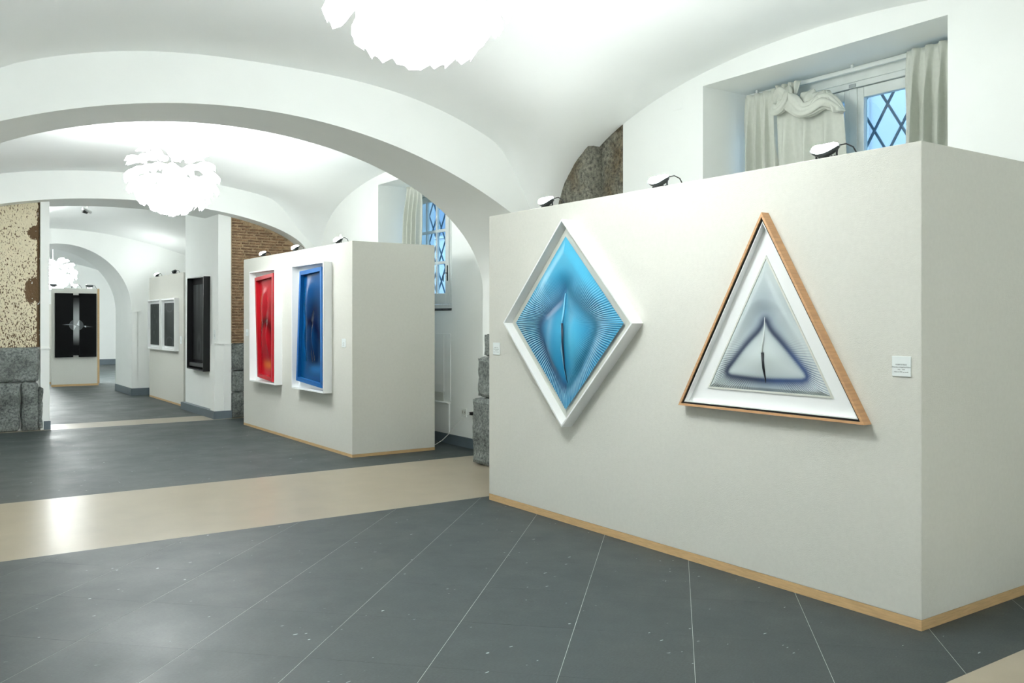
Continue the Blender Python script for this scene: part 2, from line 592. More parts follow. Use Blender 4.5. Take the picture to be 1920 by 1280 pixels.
# plaster foot of the vault round the stone
# quarried blocks at the foot of the near arch
for k, (b, s) in enumerate([((5.20, 5.42, 7.51, 8.335, 0.0, 0.728), 3), ((5.225, 5.42, 7.51, 8.27, 0.732, 1.186), 4), ((5.262, 5.42, 7.51, 8.19, 1.19, 1.43), 5)]):
    rough_box('stone_block', b, M['stone'], wall_arch, 0.045, 0.014, s, 8.0, 0.03)

# middle arch: masonry infill left and right of the opening
YI = 14.4
infill_l = struct(boxes('wall_infill_left', [(0.0, 1.66, YI + 0.07, 16.4, 0, 3.72), (1.66, 1.775, YI, 16.4, 0, 3.72), (LX, 0.3, 15.1, 16.4, 0, 4.4)], M['plaster']))
infill_r = struct(boxes('wall_infill_right', [(4.2, 4.405, YI, 16.4, 0, 3.72), (4.405, RX, YI + 0.07, 16.4, 0, 3.72)], M['plaster']))
# narrow plaster lips at dado height
box('plaster_lip', 1.655, 1.785, YI - 0.02, YI + 0.02, 1.165, 1.185, M['plaster'], infill_l)
box('plaster_lip', 4.13, 4.29, YI - 0.03, YI + 0.02, 1.195, 1.217, M['plaster'], infill_r)
box('plaster_casing', 4.135, 4.25, YI - 0.015, 14.62, 0.0, 1.195, M['plaster'], infill_r)
box('plaster_casing', 4.285, 4.405, YI - 0.012, YI + 0.01, 0.0, 1.21, M['plaster'], infill_r)
box('plaster_casing', 4.0, 4.1, 19.87, 19.91, 0.0, 1.76, M['plaster'], wall_far_arch)
box('plaster_lip', 3.98, 4.14, 19.85, 19.91, 1.76, 1.785, M['plaster'], wall_far_arch)


# flaked plaster over brick, left
def flaked_panel():
    nx, nz = 60, 96
    x0, x1, z0 = 0.2, 1.658, 1.195
    V, F, pit = [], [], []
    for j in range(nz + 1):
        for i in range(nx + 1):
            x = x0 + (x1 - x0) * i / nx
            z = z0 + (in2(x) + 0.03 - z0) * j / nz
            p = Vector((x, 0, z))
            h = noise.noise(p * 9) * 0.008 + noise.noise(p * 24) * 0.010
            e = 0.0
            for cx_, cz_, rx_, rz_ in ((1.60, 2.85, 0.09, 0.10), (1.57, 2.02, 0.10, 0.17), (1.66, 2.0, 0.038, 1.6)):
                d = math.hypot((x - cx_) / rx_, (z - cz_) / rz_) + 0.25 * noise.noise(p * 12)
                e = max(e, 0.35 * max(0, min(1, (1.15 - d) * 4)))
            low = max(0, 1.75 - z) * 0.10 + 0.06 * max(0, noise.noise(Vector((x * 1.3, 3, z * 4))))
            if z > 2.3:
                low -= 0.05 * min(1, (z - 2.3) * 2)
            pit.append(e + low)
            V.append((x, YI + 0.045 - h + (0.02 if e > 0.2 else 0), z))
    for j in range(nz):
        for i in range(nx):
            a = j * (nx + 1) + i
            F.append((a, a + 1, a + nx + 2, a + nx + 1))
    o = mk('flaked_plaster', V, F, M['flaked'], infill_l, smooth=True)
    at = o.data.attributes.new('pit', 'FLOAT', 'POINT')
    at.data.foreach_set('value', pit)
    return o


flaked_panel()
for b, s in (((0.2, 1.645, YI - 0.03, YI + 0.1, 0.70, 1.19), 6), ((0.2, 1.40, YI - 0.03, YI + 0.1, 0.0, 0.69), 7), ((1.415, 1.635, YI - 0.03, YI + 0.1, 0.0, 0.69), 8), ((1.63, 1.70, YI - 0.025, YI + 0.1, 0.0, 0.62), 12)):
    rough_box('stone_block', b, M['stone'], infill_l, 0.04, 0.015, s, 7.0, 0.03)
# brickwork, right
box('mortar_bed', 4.408, 5.62, YI + 0.016, YI + 0.08, 1.21, 3.30, M['mortar'], infill_r)
protos = []
for k in range(5):
    o = rough_box('brick', (-0.12, 0.12, -0.035, 0.03, -0.026, 0.026), M['brick'], infill_r, 0.03, 0.007, 20 + k, 22.0, 0.006)
    protos.append(o)
brow, first = 0, set()
z = 1.225
while z < 3.30:
    hgt = 0.036 + rng.random() * 0.010
    x = 4.415 - rng.random() * 0.10
    while x < 5.60:
        L = rng.choice((0.13, 0.24, 0.25, 0.26, 0.2))
        xa, xb = max(x, 4.412), min(x + L, 5.60)
        if xb - xa > 0.05 and z + hgt < in2(min(xb, 5.58)) + 0.02 and z + hgt < 3.30:
            # behind the blue and red panel nothing of the brick shows: only build what stands left of it or above it
            if xa < 4.72 or z > 2.30:
                k = rng.randrange(5)
                if k in first:
                    b = protos[k].copy(); COL.objects.link(b)
                else:
                    b = protos[k]; first.add(k)
                b.location = ((xa + xb) / 2, YI + 0.044 - rng.random() * 0.012, z + hgt / 2)
                b.scale = ((xb - xa - 0.018) / 0.24, 1, (hgt - 0.012) / 0.052)
                b.rotation_euler = (0, rng.uniform(-0.03, 0.03), rng.uniform(-0.05, 0.05))
        x += L
    z += hgt + 0.006
for b, s in (((4.415, 5.6, YI - 0.01, YI + 0.1, 0.767, 1.205), 9), ((4.415, 5.6, YI - 0.01, YI + 0.1, 0.42, 0.757), 10), ((4.415, 5.6, YI - 0.01, YI + 0.1, 0.0, 0.41), 11)):
    rough_box('stone_block', b, M['stone'], infill_r, 0.06, 0.012, s, 8.0, 0.02)

# skirtings
BH = 0.125
struct(boxes('baseboard_right', [(RX - 0.015, RX, 8.26, 14.1, 0, BH), (RX - 0.015, RX, -3.2, 6.5, 0, BH)], M['slate']))
struct(boxes('baseboard_pier_left', [(1.70, 1.79, YI - 0.014, YI + 0.02, 0, BH)], M['slate']))
struct(boxes('baseboard_pier_right', [(4.12, 4.41, YI - 0.03, YI + 0.005, 0, BH), (4.12, 4.2, YI, 16.41, 0, BH)], M['slate']))
struct(boxes('baseboard_far_arch', [(3.985, RX, 19.855, 19.9, 0, 0.15), (3.985, 4.0, 19.86, 21.6, 0, 0.15)], M['slate']))
struct(boxes('baseboard_end', [(LX, 7.4, 34.18, 34.2, 0, 0.2)], M['slate']))


# ------------------------------------------------------------------ windows
def window(name, Y0, Y1, top, zhead, nc=3):
    root = struct(boxes(name, [(6.36, 6.46, Y0, Y0 + 0.05, SILL, top), (6.36, 6.46, Y1 - 0.05, Y1, SILL, top),
                               (6.36, 6.46, Y0 + 0.05, Y1 - 0.05, zhead, top), (6.36, 6.46, Y0 + 0.05, Y1 - 0.05, SILL + 0.02, 1.81)], M['joinery'], bevel=0.006))
    box('drip_moulding', 6.345, 6.365, Y0 + 0.02, Y1 - 0.02, zhead + 0.045, zhead + 0.06, M['joinery'], root)
    mid = (Y0 + Y1) / 2
    gt, gb = zhead - 0.09, 1.97
    for a, b in ((Y0 + 0.055, mid - 0.004), (mid + 0.004, Y1 - 0.055)):
        st = 0.085
        sash = boxes('sash', [(6.375, 6.43, a, a + st, 1.815, zhead - 0.006), (6.375, 6.43, b - st, b, 1.815, zhead - 0.006),
                              (6.375, 6.43, a + st, b - st, gt, zhead - 0.006), (6.375, 6.43, a + st, b - st, 1.815, gb)], M['joinery'], root, 0.005)
        ga, gb2 = a + st, b - st
        mw = 0.042
        pw = (gb2 - ga - (nc - 1) * mw) / nc
        ph = (gt - gb - 2 * mw) / 3
        for q in (1, 2):
            if q < nc:
              box('glazing_bar', 6.385, 6.425, ga + q * pw + (q - 1) * mw, ga + q * (pw + mw), gb, gt, M['joinery'], sash, 0.004)
            box('glazing_bar', 6.387, 6.423, ga, gb2, gb + q * ph + (q - 1) * mw, gb + q * (ph + mw), M['joinery'], sash, 0.004)
        for i in range(nc):
            for j in range(3):
                ya, za = ga + i * (pw + mw), gb + j * (ph + mw)
                box('pane', 6.403, 6.407, ya - 0.002, ya + pw + 0.002, za - 0.002, za + ph + 0.002, M['glass'], sash)
    box('stay_bar', 6.362, 6.374, mid - 0.035, mid + 0.035, 1.815, zhead - 0.006, M['joinery'], root, 0.004)
    box('latch', 6.352, 6.364, mid - 0.03, mid + 0.03, zhead + 0.005, zhead + 0.03, M['chrome'], root)
    h = box('handle_plate', 6.353, 6.364, mid - 0.012, mid + 0.012, 2.14, 2.36, M['rubber'], root, 0.003)
    tube('handle_lever', [(6.353, mid, 2.25), (6.315, mid, 2.25), (6.31, mid + 0.03, 2.22), (6.31, mid + 0.035, 2.13)], 0.007, M['rubber'], h)
    box('window_sill', 5.785, 6.37, Y0 + 0.003, Y1 - 0.003, SILL - 0.012, SILL + 0.018, M['sill'], root, 0.004)
    return root


w1 = window('window_1', W1[0], W1[1], H1, 3.468, 2)
w2 = window('window_2', W2[0], W2[1], H2, 3.40)


def lattice(label, Y0, Y1, top):
    t = thing('window_grille', label, 'grille', (6.62, (Y0 + Y1) / 2, SILL))
    dw, dh = 0.24, 0.40
    x = 6.62
    z0, z1 = SILL + 0.02, top - 0.02
    k = -int((z1 - z0) / dh) - 2
    for s in (1, -1):
        i = -30
        while i < 40:
            c = i * dw
            # line: y = Y0 + c + s * (z - z0) * dw/2/(dh/2)
            g = s * dw / dh
            za, zb = z0, z1
            ya, yb = Y0 + c, Y0 + c + g * (z1 - z0)
            lo, hi = 0.0, 1.0
            for bound, sign in ((Y0 + 0.01, 1), (Y1 - 0.01, -1)):
                fa, fb = sign * (ya - bound), sign * (yb - bound)
                if fa < 0 and fb < 0:
                    lo, hi = 1, 0
                elif fa < 0:
                    lo = max(lo, fa / (fa - fb))
                elif fb < 0:
                    hi = min(hi, fa / (fa - fb))
            if hi - lo > 0.02:
                P = lambda q: (x + (0.008 if s > 0 else -0.008), ya + (yb - ya) * q, za + (zb - za) * q)
                tube('lattice_bar', [P(lo), P(hi)], 0.0115, M['iron'], t, 6)
            i += 1
    return t


lattice('diamond iron lattice outside the near window above the triangle artwork', W1[0], W1[1], H1)
lattice('diamond iron lattice outside the far small-paned window', W2[0], W2[1], H2)

# street outside
fb = thing('street_building', 'pale building across the street seen blue through the window panes', 'building', (17, 8, 0))
box('facade_wall', 17, 18, -14, 40, 0, 9.0, M['facade'], fb)
for k in range(18):
    y = -12 + k * 2.9
    wdw = box('facade_window', 16.93, 17.0, y, y + 1.3, 4.7, 7.0, M['facade'], fb)
    box('window_pane', 16.9, 16.94, y + 0.12, y + 1.18, 4.82, 6.88, M['shutter'], wdw)
struct(box('floor_street', WT + 0.3, 17, -14, 36, 0.9, 1.0, M['pavement']))


# ------------------------------------------------------------------ free-standing exhibition panels
def panel(label, x0, x1, y0, y1, h, strip=0.035):
    t = thing('exhibition_panel', label, 'panel', ((x0 + x1) / 2, (y0 + y1) / 2, 0), 'free-standing exhibition panels')
    box('covered_body', x0, x1, y0, y1, strip, h, M['panel'], t, 0.004)
    e = 0.0
    box('wood_skirting', x0 - e, x0 + 0.02, y0 - e, y1 + e, 0, strip, M['oak'], t)
    box('wood_skirting', x0 + 0.02, x1 + e, y0 - e, y0 + 0.02, 0, strip, M['oak'], t)
    box('wood_skirting', x1 - 0.02, x1 + e, y0 + 0.02, y1 + e, 0, strip, M['oak'], t)
    box('wood_skirting', x0 + 0.02, x1 - 0.02, y1 - 0.02, y1 + e, 0, strip, M['oak'], t)
    return t


PX = 4.28
P1 = panel('large cream fabric panel in the right foreground carrying the rhombus and triangle artworks', PX, 5.44, 2.53, 6.56, 2.5, 0.055)
P2 = panel('cream fabric panel in the middle carrying the red and dark blue artworks', PX, 5.37, 9.445, 13.37, 2.5, 0.035)
P3 = panel('cream fabric panel behind the right pier carrying two small white framed dark works', 4.25, 5.3, 16.73, 19.43, 2.46, 0.035)
P4 = panel('narrow cream fabric panel seen through the far round arch carrying the black diptych', 2.94, 3.965, 23.5, 23.58, 2.35, 0.05)
box('edge_batten', 3.94, 3.985, 23.485, 23.6, 0.05, 2.35, M['oak'], P4)
P5 = panel('cream panel edge standing just behind the black diptych panel', 3.0, 4.06, 24.6, 24.7, 1.98, 0.05)


# ------------------------------------------------------------------ artworks
def dpoly(p, pts):
    best, inside = 1e9, False
    n = len(pts)
    for i in range(n):
        a, b = pts[i], pts[(i + 1) % n]
        dx, dy = b[0] - a[0], b[1] - a[1]
        t = max(0, min(1, ((p[0] - a[0]) * dx + (p[1] - a[1]) * dy) / (dx * dx + dy * dy + 1e-12)))
        best = min(best, math.hypot(p[0] - a[0] - t * dx, p[1] - a[1] - t * dy))
        if (a[1] > p[1]) != (b[1] > p[1]) and p[0] < (b[0] - a[0]) * (p[1] - a[1]) / (b[1] - a[1]) + a[0]:
            inside = not inside
    return -best if inside else best


def smooth_poly(half, n=3):
    pts = half + [(-x, z) for x, z in reversed(half) if abs(x) > 1e-6]
    for _ in range(n):
        out = []
        for i in range(len(pts)):
            a, b = pts[i], pts[(i + 1) % len(pts)]
            out += [(a[0] * .75 + b[0] * .25, a[1] * .75 + b[1] * .25), (a[0] * .25 + b[0] * .75, a[1] * .25 + b[1] * .75)]
        pts = out
    return pts


def lerp(a, b, t):
    t = max(0, min(1, t))
    return tuple(a[i] + (b[i] - a[i]) * t for i in range(3))


def sst(a, b, x):
    t = max(0, min(1, (x - a) / (b - a)))
    return t * t * (3 - 2 * t)


def art_mesh(name, corners, centre, nang, nrad, fn, xplane, yc, zc, m, parent):
    """fan mesh inside a polygon: every radial strip is a lamella. local (s, z): s to the right in the picture = -Y"""
    V, F, C = [], [], []
    n = len(corners)
    per = nang // n
    rim = []
    for k in range(n):
        a, b = corners[k], corners[(k + 1) % n]
        for i in range(per):
            rim.append((a[0] + (b[0] - a[0]) * i / per, a[1] + (b[1] - a[1]) * i / per))
    nang = len(rim)
    for j in range(nrad + 1):
        r = (j / nrad) ** 0.8
        for i, q in enumerate(rim):
            s, zz = centre[0] + (q[0] - centre[0]) * r, centre[1] + (q[1] - centre[1]) * r
            h, c = fn(s, zz, r, i / per)
            V.append((xplane - h, yc - s, zc + zz)); C.append(c)
    for j in range(nrad):
        for i in range(nang):
            k = (i + 1) % nang
            F.append((j * nang + i, j * nang + k, (j + 1) * nang + k, (j + 1) * nang + i))
    o = mk(name, V, F, m, parent, smooth=True)
    ca = o.data.color_attributes.new('paint', 'FLOAT_COLOR', 'POINT')
    ca.data.foreach_set('color', [x for c in C for x in (c[0], c[1], c[2], 1)])
    return o


def frame_bars(root, pts_out, w, xf, xb, yc, zc, m, name='frame_bar', inner=None):
    """mitred frame of deep boards round a convex polygon (s, z), front at xf, back at xb"""
    n = len(pts_out)

    def inset(d):
        res = []
        for i in range(n):
            p0, p1, p2 = (Vector(pts_out[(i + k - 1) % n]) for k in range(3))
            e1, e2 = (p1 - p0).normalized(), (p2 - p1).normalized()
            n1, n2 = Vector((-e1.y, e1.x)), Vector((-e2.y, e2.x))
            cen = sum((Vector(q) for q in pts_out), Vector((0, 0))) / n
            if n1.dot(cen - p1) < 0:
                n1, n2 = -n1, -n2
            b = (n1 + n2)
            res.append(p1 + b * (d / (1 + n1.dot(n2))))
        return res
    inn = inset(w)
    for i in range(n):
        a, b, c, d = Vector(pts_out[i]), Vector(pts_out[(i + 1) % n]), inn[(i + 1) % n], inn[i]
        V = [(x, yc - q.x, zc + q.y) for x in (xf, xb) for q in (a, b, c, d)]
        F = [(0, 1, 2, 3), (7, 6, 5, 4), (0, 4, 5, 1), (1, 5, 6, 2), (2, 6, 7, 3), (3, 7, 4, 0)]
        mk(name, V, F, m, root)
    return inset


def poly_plate(name, pts, x0, x1, yc, zc, m, parent):
    n = len(pts)
    V = [(x0, yc - p[0], zc + p[1]) for p in pts] + [(x1, yc - p[0], zc + p[1]) for p in pts]
    F = [tuple(range(n)), tuple(reversed(range(n, 2 * n)))] + [(i, (i + 1) % n, n + (i + 1) % n, n + i) for i in range(n)]
    return mk(name, V, F, m, parent)


# --- blue rhombus
ry, rz = 5.385, 1.563
rh = thing('framed_artwork', 'blue rhombus artwork in a deep white diamond frame', 'artwork', (PX, ry, rz))
D = 0.80
dia = [(0, D), (D, 0), (0, -D), (-D, 0)]
frame_bars(rh, dia, 0.012, 4.176, PX, ry, rz, M['white'])
din = [(0, .78), (.78, 0), (0, -.78), (-.78, 0)]
poly_plate('backing_board', din, 4.255, 4.272, ry, rz, M['mount'], rh)
d2 = [(0, .715), (.715, 0), (0, -.715), (-.715, 0)]
poly_plate('grey_fillet', d2, 4.238, 4.255, ry, rz, M['mount'], rh)
ogb = smooth_poly([(0, .27), (.05, .17), (.17, .10), (.38, .0), (.27, -.2), (.14, -.38), (0, -.52)])
SKY, MID, DEEP, TEAL = (0.062, 0.37, 0.56), (0.005, 0.19, 0.38), (0.001, 0.04, 0.12), (0.003, 0.10, 0.17)


def blue_fn(s, z, r, seg):
    d = dpoly((s, z), ogb)
    wave = math.cos(2 * math.pi * seg * 40)
    up = sst(-0.05, 0.5, z)
    lobe = math.exp(-((abs(s) - .12) / .12) ** 2 - ((z + .12) / .24) ** 2)
    ins = sst(0.03, -0.05, d)
    c = lerp(MID, SKY, (0.35 + 0.65 * up) * sst(0.0, 0.30, d))
    c = lerp(c, lerp(MID, SKY, (0.85 if s > 0 else 0.30) * lobe + 0.5 * math.exp(-((s + .02) / .07) ** 2) * sst(.3, .05, abs(z))), ins)
    h = 0.008 + 0.05 * lobe * ins + 0.030 * sst(0.0, 0.18, d) * (1 - 0.6 * sst(.8, 1, r))
    streak = math.exp(-((s + .30 - .35 * (z - .25)) / .05) ** 2) * math.exp(-((z - .30) / .16) ** 2)  # highlight streak at the upper left, painted into the colour
    c = lerp(c, (0.22, 0.52, 0.70), 0.7 * streak)
    grey = math.exp(-((d - .05) / .035) ** 2) * sst(.0, .1, s) * sst(-.02, -.16, z)
    c = lerp(c, TEAL if s > 0 else DEEP, 0.9 * math.exp(-((d - .01) / .06) ** 2) * (1 - 0.55 * up) * (1 - grey))
    c = lerp(c, (0.16, 0.30, 0.40), 0.6 * grey)
    st = sst(-0.02, 0.10, d) * sst(0.40, 0.06, z) * (1.0 if s < 0 else 0.62) + 0.25 * sst(-.14, 0, d) * sst(0.02, -.05, d) * (1 if s > 0 else 0)
    st *= (1 - 0.35 * sst(.86, 1, r))
    if wave > 0:
        c = lerp(c, (0.45, 0.74, 0.82), st * wave * 0.85)
    else:
        c = lerp(c, DEEP, -st * wave * 0.95)
    return h + 0.003 * wave * st, c


hb = [(0, .668), (.668, 0), (0, -.668), (-.668, 0)]
art_mesh('lamella_relief', hb, (0, 0.0), 4 * 40 * 8, 64, blue_fn, 4.236, ry, rz, M['art'], rh)
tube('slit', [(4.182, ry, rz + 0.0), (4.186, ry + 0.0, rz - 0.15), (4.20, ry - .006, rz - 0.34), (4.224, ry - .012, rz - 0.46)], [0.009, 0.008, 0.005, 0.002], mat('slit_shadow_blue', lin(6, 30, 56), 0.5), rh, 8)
tube('pale_ridge', [(4.224, ry + .012, rz + 0.23), (4.205, ry + .012, rz + 0.08), (4.186, ry + .014, rz - 0.02), (4.186, ry + .014, rz - 0.2), (4.215, ry - 0.002, rz - 0.42)], [0.003, 0.007, 0.006, 0.006, 0.002], mat('painted_highlight_blue', lin(120, 190, 220), 0.3), rh, 8)  # thin highlight along the slit, put in as a pale coloured ridge

# --- triangle
ty, tz = 3.497, 1.027
tr = thing('framed_artwork', 'white and navy triangle artwork in a pale wood frame', 'artwork', (PX, ty, tz))
tri = [(0, 1.2), (.685, 0), (-.685, 0)]
frame_bars(tr, tri, 0.014, 4.214, PX, ty, tz, M['framewood'])
ins = lambda d: [(0, 1.2 - 2.05 * d), (.685 - 1.70 * d, d), (-.685 + 1.70 * d, d)]
frame_bars(tr, ins(0.014), 0.011, 4.224, PX - .002, ty, tz, M['black'], 'black_fillet')
frame_bars(tr, ins(0.0255), 0.006, 4.226, PX - .002, ty, tz, M['white'], 'white_fillet')
poly_plate('mount_board', ins(0.030), 4.264, 4.277, ty, tz, M['white'], tr)
th_ = [(0, .945), (.466, .124), (-.466, .124)]
frame_bars(tr, th_, 0.010, 4.256, 4.264, ty, tz, M['mount'], 'bevel_edge')
ogt = smooth_poly([(0, .57), (.035, .50), (.12, .43), (.21, .34), (.33, .215), (.15, .205), (0, .20)], 2)
PALE, PALE2, NAVY, INK = (0.50, 0.56, 0.56), (0.25, 0.31, 0.36), (0.008, 0.04, 0.14), (0.006, 0.012, 0.03)


def tri_fn(s, z, r, seg):
    d = dpoly((s, z), ogt)
    wave = math.cos(2 * math.pi * seg * 46)
    axis = math.exp(-(s / (0.03 + 0.16 * sst(.9, .5, z))) ** 2) * sst(.93, .62, z)
    c = lerp(PALE, PALE2, (0.75 * axis if d > 0 else 0.0) + 0.25 * sst(0.10, 0.02, abs(d)))
    nav = lerp(INK, NAVY, sst(-.15, .2, s) * sst(.5, .25, z) + .25)
    edge = math.exp(-(d / (0.017 if d < 0 else 0.030)) ** 2)
    c = lerp(c, nav, 0.97 * edge)
    if d > 0:
        st = sst(0.0, 0.02, d) * sst(.48, .24, z) * sst(.05, .20, abs(s)) * (1 - 0.45 * sst(.8, 1, r))
    else:
        st = 0.3 * sst(.05, 0, -d)
    if wave < 0:
        c = lerp(c, nav, -st * wave * 0.95)
    h = 0.012 + 0.016 * sst(0.05, 0.14, d) * sst(1, .8, r) + 0.022 * math.exp(-(s / .14) ** 2 - ((z - .33) / .10) ** 2)
    return h * sst(1.02, .9, r) + 0.001 + 0.001 * wave * st, c


tin = [(0, .928), (.452, .132), (-.452, .132)]
art_mesh('lamella_relief', tin, (0, .36), 3 * 46 * 8, 70, tri_fn, 4.263, ty, tz, M['artmatt'], tr)
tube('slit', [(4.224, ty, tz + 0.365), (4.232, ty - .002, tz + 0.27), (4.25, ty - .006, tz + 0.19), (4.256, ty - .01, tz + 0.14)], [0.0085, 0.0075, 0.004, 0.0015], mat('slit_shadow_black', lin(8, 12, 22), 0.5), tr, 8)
tube('pale_ridge', [(4.256, ty + .004, tz + 0.85), (4.255, ty + .004, tz + 0.62), (4.247, ty + .005, tz + 0.50), (4.228, ty + .006, tz + 0.37)], [0.0012, 0.002, 0.003, 0.004], mat('pale_paper_edge', lin(226, 232, 230), 0.4), tr, 8)
for k, (q0, q1) in enumerate(((.04, .97), (.52, .48), (.83, .17))):
    s_ = .685 * q0; z_ = 1.2 * (1 - q0)
    lathe('screw_head', [(0.004, 0), (0.004, 0.002)], M['black'], tr, 10, (4.247, ty - s_ - 0.002, tz + z_ + 0.002)) if False else None


# --- boxed red and blue works
def tall_box(label, y0, y1, z0, z1, quad, hue, hot, seed, group=None):
    """quad: corners of the canvas (s, z) from the box centre; hue: (deep, mid, light)"""
    yc, zc = (y0 + y1) / 2, (z0 + z1) / 2
    t = thing('framed_artwork', label, 'artwork', (PX, yc, zc), group)
    hw, hh = (y1 - y0) / 2, (z1 - z0) / 2
    out = [(-hw, hh), (hw, hh), (hw, -hh), (-hw, -hh)]
    frame_bars(t, out, 0.016, 4.17, PX, yc, zc, M['white'])
    poly_plate('backing_board', [(-hw + .016, hh - .016), (hw - .016, hh - .016), (hw - .016, -hh + .016), (-hw + .016, -hh + .016)], 4.262, PX - 0.002, yc, zc, M['white'], t)
    rim = mat('lamella_rim_%d' % seed, tuple(q * (1.9 if seed == 2 else 0.95) for q in hue[1]) + (1,), 0.35, spec=0.18)
    frame_bars(t, quad, 0.05, 4.205, 4.262, yc, zc, rim, 'canvas_rim')
    cx_ = sum(q[0] for q in quad) / 4; cz_ = sum(q[1] for q in quad) / 4
    inn = [(cx_ + (q[0] - cx_) * 0.885, cz_ + (q[1] - cz_) * 0.94) for q in quad]

    def fn(s, z, r, seg):
        u, v = (s - cx_) / 0.36, (z - cz_) / 0.66
        # draped surface: an upper slope, two lobes below the middle and a fold between them
        lobeR = math.exp(-((u - .22) / .20) ** 2 - ((v + .22) / .36) ** 2)
        lobeL = math.exp(-((u + .30) / .28) ** 2 - ((v + .30) / .40) ** 2)
        up = math.exp(-((u + .35) / .35) ** 2 - ((v - .45) / .40) ** 2)
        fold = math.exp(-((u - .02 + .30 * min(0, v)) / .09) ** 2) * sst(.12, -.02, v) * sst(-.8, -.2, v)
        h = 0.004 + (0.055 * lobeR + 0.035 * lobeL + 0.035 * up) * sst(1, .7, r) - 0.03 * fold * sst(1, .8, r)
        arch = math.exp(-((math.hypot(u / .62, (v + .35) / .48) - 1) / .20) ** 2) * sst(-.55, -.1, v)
        c = lerp(hue[1], hue[0], 0.85 * arch + 0.55 * fold)  # dark shading round the arch and in the fold is painted in
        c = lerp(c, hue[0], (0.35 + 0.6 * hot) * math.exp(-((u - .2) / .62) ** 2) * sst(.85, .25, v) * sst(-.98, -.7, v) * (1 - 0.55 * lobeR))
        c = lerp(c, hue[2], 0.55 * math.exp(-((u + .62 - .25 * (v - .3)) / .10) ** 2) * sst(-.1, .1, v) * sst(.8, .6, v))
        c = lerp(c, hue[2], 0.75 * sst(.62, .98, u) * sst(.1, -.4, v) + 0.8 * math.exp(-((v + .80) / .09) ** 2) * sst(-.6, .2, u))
        h += 0.0008 * math.cos(seg * 2 * math.pi * 40)
        return h, c
    art_mesh('lamella_relief', inn, (cx_, cz_), 4 * 40, 56, fn, 4.255, yc, zc, M['artgloss'], t)
    return t


RED = ((0.045, 0.001, 0.002), (0.42, 0.008, 0.016), (0.62, 0.12, 0.01))
BLUE = ((0.0004, 0.002, 0.020), (0.002, 0.050, 0.165), (0.012, 0.13, 0.36))
tall_box('red artwork with orange corner in a deep white box frame', 11.715, 12.77, 0.704, 2.285, [(-.40, .70), (.36, .74), (.34, -.76), (-.28, -.72)], RED, 0.15, 1)
tall_box('dark blue artwork in a deep white box frame', 10.03, 11.078, 0.705, 2.29, [(-.34, .71), (.38, .74), (.40, -.74), (-.46, -.69)], BLUE, 1.0, 2)

# --- tall dark work in a black box, on the right pier
bx = thing('framed_artwork', 'tall dark grey artwork in a deep black box frame on the right pier', 'artwork', (4.2, 15.37, 1.53))
hw, hh = .505, .785
rot = math.radians(0.8)
rq = lambda pts: [(x * math.cos(rot) + z * math.sin(rot), z * math.cos(rot) - x * math.sin(rot)) for x, z in pts]
out = rq([(-hw, hh), (hw, hh), (hw, -hh), (-hw, -hh)])
frame_bars(bx, out, 0.016, 4.09, 4.2, 15.37, 1.53, M['black'])
poly_plate('backing_board', rq([(-.49, .77), (.49, .77), (.49, -.77), (-.49, -.77)]), 4.185, 4.198, 15.37, 1.53, M['blackmatt'], bx)
box('inner_ledge', 4.12, 4.185, 14.90, 15.84, 0.80, 0.86, M['black'], bx)


def grey_fn(s, z, r, seg):
    c = lerp((0.012, 0.013, 0.014), (0.05, 0.056, 0.058), sst(-.2, .7, z) * (0.6 + 0.4 * math.sin(s * 26)))
    for a, b_, w_, h_, col in ((0.26, -0.08, .08, .13, (.07, .065, .03)), (0.24, .20, .09, .16, (.05, .055, .055)), (-.06, -.40, .13, .2, (.04, .042, .042))):
        d = math.hypot((s - a) / w_, (z - b_) / h_)
        c = lerp(c, col, math.exp(-((d - .8) / .35) ** 2) * 0.8)
    return 0.01, c


art_mesh('lamella_relief', [(-.40, .66), (.44, .66), (.42, -.62), (-.42, -.62)], (0, 0), 160, 40, grey_fn, 4.185, 15.37, 1.53, M['artdark'], bx)


# --- two small white framed dark works
def small_dark(label, y0, y1, z0, z1, pattern):
    yc, zc = (y0 + y1) / 2, (z0 + z1) / 2
    t = thing('framed_artwork', label, 'artwork', (4.25, yc, zc))
    hw, hh = (y1 - y0) / 2, (z1 - z0) / 2
    frame_bars(t, [(-hw, hh), (hw, hh), (hw, -hh), (-hw, -hh)], 0.03, 4.17, 4.25, yc, zc, M['white'])
    poly_plate('backing_board', [(-hw + .03, hh - .03), (hw - .03, hh - .03), (hw - .03, -hh + .03), (-hw + .03, -hh + .03)], 4.235, 4.248, yc, zc, M['white'], t)

    def fn(s, z, r, seg):
        c = (0.014, 0.019, 0.018)
        if pattern:
            c = lerp(c, (0.035, 0.043, 0.04), sst(.0, .5, noise.noise(Vector((s * 16, z * 9, 2)))))
        else:
            for sg in (1, -1):
                d = math.hypot(s / .26, (z - sg * .34) / .10)
                c = lerp(c, (0.05, 0.06, 0.058), 0.8 * math.exp(-((d - 1) / .12) ** 2))
        return 0.0, c
    w_, h_ = hw - 0.10, hh - 0.085
    poly_plate('stretcher', [(-w_, h_), (w_, h_), (w_, -h_), (-w_, -h_)], 4.205, 4.235, yc, zc, M['blackmatt'], t)
    art_mesh('dark_sheet', [(-w_, h_), (w_, h_), (w_, -h_), (-w_, -h_)], (0, 0), 160, 60, fn, 4.204, yc, zc, M['artdark'], t)


small_dark('left of two small white framed dark artworks, mottled black', 18.2, 19.22, 1.006, 1.996, True)
small_dark('right of two small white framed dark artworks, with faint curved lines', 17.06, 18.06, 1.008, 1.998, False)

